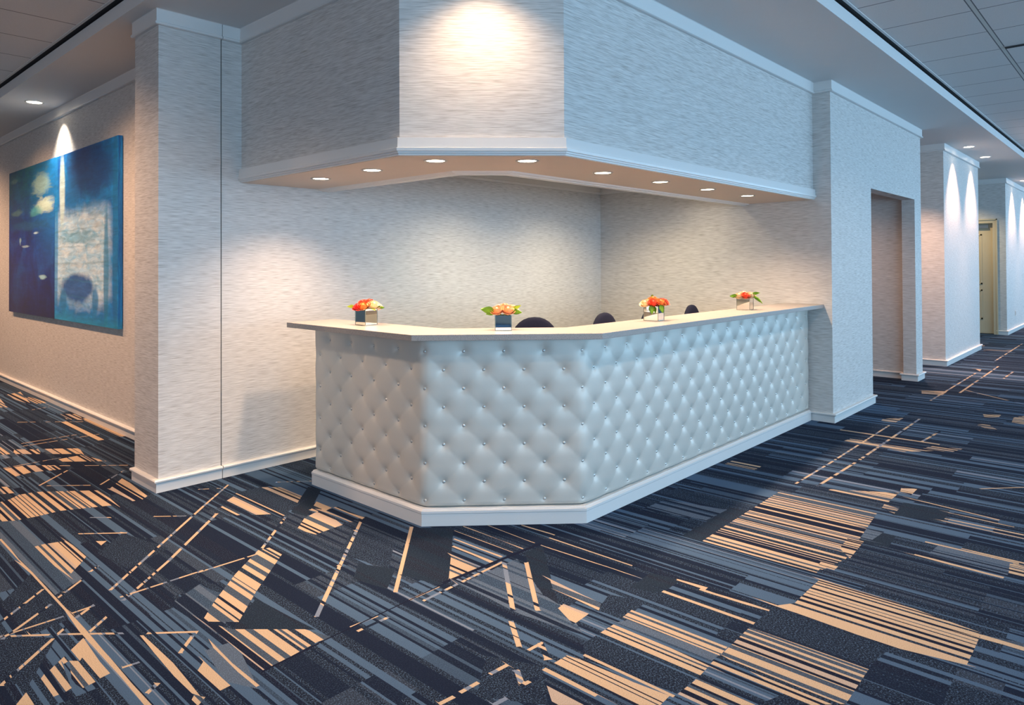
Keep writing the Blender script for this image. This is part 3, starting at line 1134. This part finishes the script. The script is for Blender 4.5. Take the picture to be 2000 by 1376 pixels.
def rose_mesh(seed):
    rnd = random.Random(seed)
    bm = bmesh.new()
    lathe(bm, [(0, .55), (.16, .50), (.26, .25), (.30, -.1), (.22, -.45), (0, -.6)], 12)
    layers = ((5, .36, .58, .10), (6, .56, .50, .30), (7, .78, .34, .55), (7, .95, .12, .85))
    for li, (n, rad, top, flare) in enumerate(layers):
        for k in range(n):
            th = 2 * math.pi * (k + .5 * (li % 2)) / n + rnd.uniform(-.12, .12)
            wid = 2 * math.pi / n * .82
            g = []
            nu, nv = 6, 5
            for i in range(nu + 1):
                u = i / nu * 2 - 1
                row = []
                for j in range(nv + 1):
                    v = j / nv
                    ang = th + u * wid * (.45 + .55 * math.sin(math.pi * min(1, v * .75 + .1)))
                    rr = rad * (.35 + .65 * math.sin(v * math.pi * .55)) + flare * .18 * v ** 3
                    rr *= 1 - .06 * u * u
                    z = -.62 + (top + .62) * (v ** .8) * (1 - .16 * u * u * v) - flare * .12 * max(0, v - .8)
                    row.append(bm.verts.new((rr * math.cos(ang), rr * math.sin(ang), z)))
                g.append(row)
            for i in range(nu):
                for j in range(nv):
                    bm.faces.new((g[i][j], g[i + 1][j], g[i + 1][j + 1], g[i][j + 1]))
    me = bpy.data.meshes.new('rose')
    bm.to_mesh(me)
    bm.free()
    for p in me.polygons:
        p.use_smooth = True
    return me


def leaf_mesh(bend):
    bm = bmesh.new()
    n = 8
    rows = []
    for i in range(n + 1):
        t = i / n
        w = .34 * math.sin(math.pi * t ** .8) ** .9 * (1 - .25 * t) + .008
        z = -bend * t * t
        rows.append([bm.verts.new((t, -w, z + .08 * w)), bm.verts.new((t, -w * .5, z - .01)), bm.verts.new((t, 0, z - .05)), bm.verts.new((t, w * .5, z - .01)), bm.verts.new((t, w, z + .08 * w))])
    for a, b in zip(rows[:-1], rows[1:]):
        for j in range(4):
            bm.faces.new((a[j], b[j], b[j + 1], a[j + 1]))
    r = bmesh.ops.solidify(bm, geom=list(bm.faces), thickness=.015)
    me = bpy.data.meshes.new('leaf')
    bm.to_mesh(me)
    bm.free()
    for p in me.polygons:
        p.use_smooth = True
    return me


RM = [rose_mesh(s) for s in (1, 2, 3)]
LM = [leaf_mesh(.15), leaf_mesh(.7)]
VG = 'mirrored cube vases of roses on the countertop'


def vase(x, y, rz, size, hgt, label, roses, leaves):
    t = empty('flower_vase', (x, y, 1.1045))
    tag(t, label, 'flower vase', VG)
    h = size / 2
    w = .004
    c, s = math.cos(rz), math.sin(rz)
    bm = bmesh.new()
    add_box(bm, -h, h, -h, -h + w, 0, hgt)
    add_box(bm, -h, h, h - w, h, 0, hgt)
    add_box(bm, -h, -h + w, -h + w, h - w, 0, hgt)
    add_box(bm, h - w, h, -h + w, h - w, 0, hgt)
    add_box(bm, -h + w, h - w, -h + w, h - w, 0, .006)
    bmesh.ops.rotate(bm, verts=bm.verts, cent=(0, 0, 0), matrix=Matrix.Rotation(rz, 3, 'Z'))
    v = bm_obj('mirror_vase', bm, M_MIRROR, t)
    bm = bmesh.new()
    e = .0035
    for sx in (-1, 1):
        for sy in (-1, 1):
            add_box(bm, sx * h - e / 2, sx * h + e / 2, sy * h - e / 2, sy * h + e / 2, 0, hgt + .0005)
    for sy in (-1, 1):
        add_box(bm, -h, h, sy * h - e / 2, sy * h + e / 2, 0, e)
        add_box(bm, sy * h - e / 2, sy * h + e / 2, -h, h, 0, e)
    bmesh.ops.rotate(bm, verts=bm.verts, cent=(0, 0, 0), matrix=Matrix.Rotation(rz, 3, 'Z'))
    bm_obj('edge_strip', bm, M_EDGE, v)
    bm = bmesh.new()
    add_box(bm, -h + .005, h - .005, -h + .005, h - .005, .006, hgt - .012)
    bmesh.ops.rotate(bm, verts=bm.verts, cent=(0, 0, 0), matrix=Matrix.Rotation(rz, 3, 'Z'))
    bm_obj('flower_foam', bm, M_WATER, t)
    rr = Vector((.677, -.736))
    ff = Vector((.736, .677))
    for i, (dx, dd, z, r, colr) in enumerate(roses):
        o = bpy.data.objects.new('rose', RM[i % 3])
        COL.objects.link(o)
        o.parent = t
        p = rr * dx + ff * dd
        o.location = (p.x, p.y, z)
        o.scale = (r, r, r)
        tilt = Vector((p.x * 6, p.y * 6, 1)) - Vector((ff.x, ff.y, 0)) * .35
        o.rotation_euler = tilt.to_track_quat('Z', 'Y').to_euler()
        # each colour its own material through the object slot
        if not o.data.materials:
            o.data.materials.append(None)
        o.material_slots[0].link = 'OBJECT'
        o.material_slots[0].material = ROSE[colr]
        o['label'] = colr + ' rose'
        bm = bmesh.new()
        tube(bm, (0, 0, 0), (p.x * .35 - p.x, p.y * .35 - p.y, hgt - .02 - z), .0025, .0025, 6)
        st = bm_obj('stem', bm, M_LEAF, t)
        st.location = (p.x, p.y, z)
    for (dx, dd, z, az, ln, b_, lime) in leaves:
        o = bpy.data.objects.new('leaf', LM[b_])
        COL.objects.link(o)
        o.parent = t
        p = rr * dx + ff * dd
        o.location = (p.x, p.y, z)
        o.scale = (ln, ln, ln)
        # az: direction measured in the plane facing the hall (0 = along the counter front)
        o.rotation_euler = (0, 0, 0)
        d = rr * math.cos(az[0]) - ff * math.sin(az[0])
        dirv = Vector((d.x * math.cos(az[1]), d.y * math.cos(az[1]), math.sin(az[1])))
        side = Vector((-d.y, d.x, 0))
        upv = dirv.cross(side)
        up2 = -upv if upv.z < 0 else upv
        # roll the blade towards the viewer
        q = Matrix((dirv, up2.cross(dirv), up2)).transposed().to_quaternion()
        from mathutils import Quaternion
        o.rotation_mode = 'QUATERNION'
        o.rotation_quaternion = Quaternion(dirv, az[2]) @ q
        if not o.data.materials:
            o.data.materials.append(None)
        o.material_slots[0].link = 'OBJECT'
        o.material_slots[0].material = M_LEAF2 if lime else M_LEAF
    return t


vase(2.765, 3.855, math.radians(4), .10, .108, 'mirrored cube vase with red, orange and cream roses at the short end of the counter',
     [(-.048, -.02, .118, .040, 'red'), (-.012, -.035, .122, .041, 'orange'), (.052, -.015, .130, .043, 'cream'), (.018, .02, .146, .038, 'coral'),
      (-.030, .03, .142, .038, 'coral'), (.070, .03, .118, .036, 'blush')],
     [((-.075), 0, .118, (math.pi, .15, .9), .052, 0, True), (.072, 0, .112, (0, .1, -.9), .05, 0, False), (.04, -.05, .112, (.6, -.2, 0), .045, 0, True)])
vase(3.080, 2.910, math.radians(45), .096, .090, 'mirrored cube vase with two big peach roses on the angled front of the counter',
     [(-.034, -.03, .118, .042, 'peach'), (.028, -.03, .120, .044, 'peach'), (.058, .02, .128, .036, 'cream'), (-.022, .035, .132, .036, 'blush'), (.010, .03, .138, .034, 'peach')],
     [(-.050, -.03, .112, (math.pi, .25, 1.1), .085, 0, False), (-.045, 0, .105, (math.pi, -.1, 1.0), .060, 0, False), (.050, -.02, .110, (0, .0, -1.0), .065, 0, False), (.055, 0, .118, (0, .6, -.8), .06, 0, True)])
vase(4.262, 2.585, math.radians(8), .105, .100, 'mirrored cube vase with orange and pink roses and two drooping leaves on the long arm',
     [(-.060, -.01, .118, .042, 'cream'), (-.012, -.04, .122, .040, 'coral'), (.040, -.02, .124, .040, 'orange'), (.075, .02, .126, .042, 'coral'), (.0, .03, .142, .040, 'orange'), (.03, .05, .130, .038, 'peach')],
     [(-.030, -.065, .110, (1.57, -1.2, 0), .065, 0, False), (.032, -.065, .112, (1.2, -1.0, .3), .062, 0, False), (-.01, .02, .165, (1.57, .6, 0), .03, 0, False)])
vase(5.735, 2.590, math.radians(8), .108, .098, 'mirrored cube vase with one coral rose between cream ones, nearest the far side wall',
     [(-.052, -.01, .116, .042, 'cream'), (-.008, -.035, .118, .042, 'coral'), (.042, -.02, .122, .042, 'cream'), (.0, .035, .134, .038, 'blush'), (.075, .03, .120, .034, 'blush')],
     [(.055, -.04, .112, (.5, -.5, -.6), .095, 0, False), (.05, -.02, .128, (0, .3, -.8), .07, 0, False), (-.065, 0, .112, (math.pi, .15, .9), .07, 0, False)])

# ------------------------------------------------------------------ chairs behind the counter
def make_chair():
    t = empty('office_chair', (0, 0, 0))
    # backrest: oval pad, faces -Y (the chair front)
    bm = bmesh.new()
    nu, nv = 32, 7
    ctr = bm.verts.new((0, -.032, 0))
    ctb = bm.verts.new((0, .032, 0))
    prev = None
    ringsF = []
    prof = ((.25, -.032), (.6, -.032), (.88, -.028), (.98, -.016), (1.0, 0), (.98, .016), (.88, .028), (.6, .032), (.25, .032))
    for s, yy in prof:
        ring = []
        for i in range(nu):
            th = 2 * math.pi * i / nu
            ax = .200 if math.sin(th) > 0 else .185
            az = .245
            x = ax * s * math.copysign(abs(math.cos(th)) ** .92, math.cos(th))
            z = az * s * math.copysign(abs(math.sin(th)) ** .92, math.sin(th))
            ring.append(bm.verts.new((x, yy + .10 * x * x * 4 * -.5, z)))
        ringsF.append(ring)
    for a, b in zip(ringsF[:-1], ringsF[1:]):
        for i in range(nu):
            j = (i + 1) % nu
            bm.faces.new((a[i], a[j], b[j], b[i]))
    for i in range(nu):
        j = (i + 1) % nu
        bm.faces.new((ctr, ringsF[0][j], ringsF[0][i]))
        bm.faces.new((ctb, ringsF[-1][i], ringsF[-1][j]))
    bmesh.ops.translate(bm, verts=bm.verts, vec=(0, .22, .855))
    bm_obj('backrest', bm, M_NAVYCH, t, smooth=True)
    bm = bmesh.new()
    lathe(bm, [(0, .50), (.17, .50), (.225, .495), (.24, .475), (.238, .45), (.20, .435), (0, .43)], 28)
    bm_obj('seat', bm, M_NAVYCH, t, smooth=True)
    bm = bmesh.new()
    tube(bm, (0, .05, .425), (0, .27, .44), .016)
    tube(bm, (0, .27, .44), (0, .275, .80), .016)
    bm_obj('back_bar', bm, M_BLACK, t)
    bm = bmesh.new()
    tube(bm, (0, 0, .08), (0, 0, .30), .028)
    tube(bm, (0, 0, .30), (0, 0, .432), .018)
    bm_obj('gas_column', bm, M_METAL, t)
    for k in range(5):
        a = 2 * math.pi * k / 5 + .3
        bm = bmesh.new()
        tube(bm, (.02 * math.cos(a), .02 * math.sin(a), .105), (.24 * math.cos(a), .24 * math.sin(a), .07), .022, .014, 10)
        bm_obj('base_leg', bm, M_BLACK, t)
        bm = bmesh.new()
        p = Vector((.24 * math.cos(a), .24 * math.sin(a), .026))
        sd = Vector((-math.sin(a), math.cos(a), 0))
        tube(bm, p - sd * .02, p + sd * .02, .026, .026, 14)
        tube(bm, p, p + Vector((0, 0, .04)), .008)
        bm_obj('caster', bm, M_BLACK, t)
    return t


CG = 'office chairs behind the counter'
ch0 = make_chair()
spots = [(3.90, 3.52, math.radians(-35), 0.0, 'dark navy round-backed office chair behind the angled front, beside the peach rose vase'),
         (4.78, 3.36, math.radians(4), 0.0, 'dark navy round-backed office chair seen alone over the long counter arm between two vases'),
         (5.50, 3.36, math.radians(0), 0.0, 'dark navy office chair mostly hidden behind the orange and pink rose vase'),
         (6.22, 3.34, math.radians(8), 0.0, 'dark navy round-backed office chair closest to the far side wall')]
for i, (x, y, rz, dz, lab) in enumerate(spots):
    o = ch0 if i == 0 else dup(ch0)
    o.location = (x, y - .22, dz)
    o.rotation_euler = (0, 0, rz)
    tag(o, lab, 'office chair', CG)


# ------------------------------------------------------------------ paintings
def paint_mat(name, kind):
    m, nt, b = mat_new(name)
    b.inputs['Roughness'].default_value = 0.45
    tc = N(nt, 'ShaderNodeTexCoord')
    sp = N(nt, 'ShaderNodeSeparateXYZ')
    nt.links.new(tc.outputs['Generated'], sp.inputs[0])
    # Generated: y = 0 at the near end of the canvas, z = 0 at the bottom

    def M(op, a, bb=None, c=None, clamp=False):
        n = N(nt, 'ShaderNodeMath', operation=op)
        n.use_clamp = clamp
        for i, v in enumerate((a, bb, c)):
            if v is None:
                continue
            if isinstance(v, (int, float)):
                n.inputs[i].default_value = v
            else:
                nt.links.new(v, n.inputs[i])
        return n.outputs[0]
    yy, zz = M('SUBTRACT', 1.0, sp.outputs['Y']), sp.outputs['Z']  # yy: 0 = far edge, 1 = near edge

    def noise(sy, sz, scale, det=5, seed=0.0, dist=0.6):
        mp = N(nt, 'ShaderNodeMapping')
        mp.inputs['Scale'].default_value = (1, sy, sz)
        mp.inputs['Location'].default_value = (seed, seed, seed)
        nt.links.new(tc.outputs['Generated'], mp.inputs['Vector'])
        no = N(nt, 'ShaderNodeTexNoise')
        no.inputs['Scale'].default_value = scale
        no.inputs['Detail'].default_value = det
        no.inputs['Roughness'].default_value = .62
        no.inputs['Distortion'].default_value = dist
        nt.links.new(mp.outputs['Vector'], no.inputs['Vector'])
        return no.outputs['Fac']

    def blob(cy, cz, ry, rz, soft=1.0, amp=.9, nz=None, p=2.0):
        dy = M('DIVIDE', M('SUBTRACT', yy, cy), ry)
        dz = M('DIVIDE', M('SUBTRACT', zz, cz), rz)
        d = M('POWER', M('ADD', M('POWER', M('ABSOLUTE', dy), p), M('POWER', M('ABSOLUTE', dz), p)), 1.0 / p)
        if nz is not None:
            d = M('ADD', d, M('MULTIPLY', M('SUBTRACT', nz, .5), amp))
        return M('DIVIDE', M('SUBTRACT', 1 + soft * .5, d), soft, clamp=True)

    def mix(fac, a, col):
        n = N(nt, 'ShaderNodeMix', data_type='RGBA')
        nt.links.new(fac, n.inputs[0])
        nt.links.new(a, n.inputs[6])
        if isinstance(col, tuple):
            n.inputs[7].default_value = (*col, 1)
        else:
            nt.links.new(col, n.inputs[7])
        return n.outputs[2]
    n1 = noise(2.2, 2.2, 1.6, 6, 3.1, 1.0)
    n2 = noise(3.0, 9.0, 2.5, 5, 7.7, .8)
    n3 = noise(14.0, 1.2, 2.0, 4, 1.3, .3)
    n4 = noise(1.0, 5.0, 7.0, 4, 5.3, .6)
    ramp = N(nt, 'ShaderNodeValToRGB')
    e = ramp.color_ramp.elements
    if kind == 'dark':
        e[0].position = .25
        e[0].color = (.003, .008, .06, 1)
        e[1].position = .75
        e[1].color = (.005, .12, .50, 1)
        x = e.new(.5)
        x.color = (.003, .025, .25, 1)
        nt.links.new(n1, ramp.inputs['Fac'])
        c = ramp.outputs['Color']
        # teal top
        top = M('MULTIPLY', M('MULTIPLY_ADD', zz, 2.6, -1.45, clamp=True), M('MULTIPLY_ADD', n2, 1.6, -.1, clamp=True))
        c = mix(top, c, (.012, .16, .19))
        right = M('MULTIPLY', M('MULTIPLY_ADD', yy, 1.9, -.85, clamp=True), M('MULTIPLY_ADD', zz, 2.0, -.45, clamp=True))
        c = mix(M('MULTIPLY', right, .75), c, (.004, .24, .68))
        # deep violet foot
        bot = M('MULTIPLY_ADD', zz, -2.4, 1.0, clamp=True)
        c = mix(M('MULTIPLY', bot, .75), c, (.008, .006, .045))
        for cy, cz, ry, rz, col, k in ((.74, .86, .16, .07, (.35, .58, .55), .8), (.82, .72, .17, .045, (.60, .78, .68), .95), (.62, .69, .12, .03, (.10, .50, .52), .6),
                                       (.13, .93, .09, .015, (.20, .38, .32), .6), (.2, .70, .12, .02, (.16, .34, .30), .5), (.62, .545, .05, .008, (.45, .68, .78), .9),
                                       (.40, .46, .07, .008, (.40, .62, .75), .8), (.28, .50, .02, .022, (.35, .6, .72), .8), (.77, .255, .06, .014, (.40, .70, .80), .9),
                                       (.45, .60, .4, .03, (.01, .12, .30), .6)):
            c = mix(M('MULTIPLY', blob(cy, cz, ry, rz, .7, 2.2, n4), k), c, col)
    else:
        e[0].position = .30
        e[0].color = (.002, .085, .42, 1)
        e[1].position = .72
        e[1].color = (.01, .33, .76, 1)
        nt.links.new(n1, ramp.inputs['Fac'])
        c = ramp.outputs['Color']
        # pale washed field
        wash = blob(.43, .38, .44, .27, .35, .75, n1, 5.0)
        pale = N(nt, 'ShaderNodeMix', data_type='RGBA')
        pale.inputs[6].default_value = (.26, .58, .86, 1)
        pale.inputs[7].default_value = (.70, .84, .95, 1)
        nt.links.new(M('MULTIPLY_ADD', n2, 3.0, -1.0, clamp=True), pale.inputs[0])
        c = mix(wash, c, pale.outputs[2])
        c = mix(blob(.14, .78, .05, .20, .5, .7, n3), c, (.62, .80, .80))
        c = mix(M('MULTIPLY', blob(.60, .87, .36, .15, .5, .8, n1), .85), c, (.006, .07, .26))
        c = mix(M('MULTIPLY', blob(.30, .76, .10, .12, .6, .8, n3), .8), c, (.008, .15, .42))
        c = mix(M('MULTIPLY', blob(.42, .49, .26, .035, .8, 1.6, n4), .6), c, (.05, .34, .55))
        c = mix(M('MULTIPLY', blob(.38, .20, .27, .085, .35, .9, n1), .95), c, (.006, .10, .38))
        c = mix(M('MULTIPLY', blob(.16, .12, .06, .07, .5, .9, n3), .85), c, (.01, .20, .50))
        c = mix(M('MULTIPLY', blob(.68, .13, .05, .08, .5, .9, n3), .85), c, (.01, .20, .50))
        c = mix(M('MULTIPLY', blob(.84, .30, .035, .34, .5, .6, n3), .8), c, (.01, .22, .46))
        c = mix(M('MULTIPLY', blob(.965, .5, .035, .6, .3, .3, n3), .75), c, (.006, .16, .42))
        c = mix(M('MULTIPLY', blob(.03, .5, .035, .6, .3, .3, n3), .75), c, (.01, .26, .66))
        c = mix(M('MULTIPLY', M('MULTIPLY_ADD', zz, -14.0, 1.0, clamp=True), .7), c, (.02, .34, .55))
        # thin horizontal brush lines
        wv = N(nt, 'ShaderNodeTexWave', wave_type='BANDS', bands_direction='Z')
        wv.inputs['Scale'].default_value = 3.2
        wv.inputs['Distortion'].default_value = 1.2
        wv.inputs['Detail'].default_value = 3
        nt.links.new(tc.outputs['Generated'], wv.inputs['Vector'])
        ln = M('MULTIPLY_ADD', wv.outputs['Fac'], 30.0, -28.6, clamp=True)
        c = mix(M('MULTIPLY', M('MULTIPLY', ln, wash), .30), c, (.05, .25, .38))
    # overall brush modulation
    fin = N(nt, 'ShaderNodeMix', data_type='RGBA')
    fin.blend_type = 'MULTIPLY'
    fin.inputs[0].default_value = 1.0
    nt.links.new(c, fin.inputs[6])
    mr = N(nt, 'ShaderNodeMapRange')
    mr.inputs['From Min'].default_value = .3
    mr.inputs['From Max'].default_value = .7
    mr.inputs['To Min'].default_value = .72
    mr.inputs['To Max'].default_value = 1.18
    nt.links.new(n4, mr.inputs['Value'])
    nt.links.new(mr.outputs['Result'], fin.inputs[7])
    nt.links.new(fin.outputs[2], b.inputs['Base Color'])
    return m


p1 = box('canvas_painting', 2.233, 2.272, 6.838, 8.757, .936, 2.672, paint_mat('pale_blue_abstract', 'pale'), kind=None, bevel=.003)
tag(p1, 'abstract canvas painting with pale washed field and bright blue edges, beside the pillar', 'painting', 'pair of blue abstract canvases')
p2 = box('canvas_painting', 2.233, 2.272, 8.763, 10.715, .936, 2.676, paint_mat('dark_blue_abstract', 'dark'), kind=None, bevel=.003)
tag(p2, 'abstract canvas painting in dark indigo and teal, adjoining the paler canvas', 'painting', 'pair of blue abstract canvases')

# ------------------------------------------------------------------ cream door at the end of the hall
dr = empty('door_1', (17.44, 3.02, 0))
tag(dr, kind='structure')
fr = boxes('door_frame', [(17.415, 17.56, 2.445, 2.52, 0, 2.375), (17.415, 17.56, 3.52, 3.595, 0, 2.375), (17.415, 17.56, 2.52, 3.52, 2.30, 2.375)], M_DOOR, None, None)
fr2 = boxes('frame_moulding', [(17.40, 17.416, 2.44, 2.462, 0, 2.385), (17.40, 17.416, 3.578, 3.6, 0, 2.385), (17.40, 17.416, 2.44, 3.6, 2.363, 2.385)], M_DOOR, None, None)
lf = boxes('door_leaf', [(17.50, 17.545, 2.52, 3.52, .01, 2.30)], M_DOOR, None, None)
mlds = []
for z0, z1 in ((.30, .92), (1.03, 2.08)):
    for y0, y1 in ((2.72, 3.32),):
        mlds += [(17.492, 17.502, y0, y1, z0, z0 + .03), (17.492, 17.502, y0, y1, z1 - .03, z1), (17.492, 17.502, y0, y0 + .03, z0, z1), (17.492, 17.502, y1 - .03, y1, z0, z1)]
ml = boxes('panel_moulding', mlds, M_DOOR, None, None)
cl = boxes('door_closer', [(17.455, 17.50, 2.60, 2.90, 2.20, 2.27)], M_METAL, None, None)
for o in (fr, fr2, lf, cl):
    setp(o, dr)
ml.parent = lf

# wall outlet on the farthest wall
ol = empty('wall_outlet', (18.58, 2.2965, .385))
tag(ol, 'small pale electrical outlet low on the farthest white wall', 'outlet')
box('cover_plate', -.04, .04, -.006, 0, -.06, .06, M_PLATE, ol, None, bevel=.002)
box('socket', -.018, .018, -.009, -.005, -.042, .042, plain('socket_face', (.35, .33, .30), .5), ol, None)
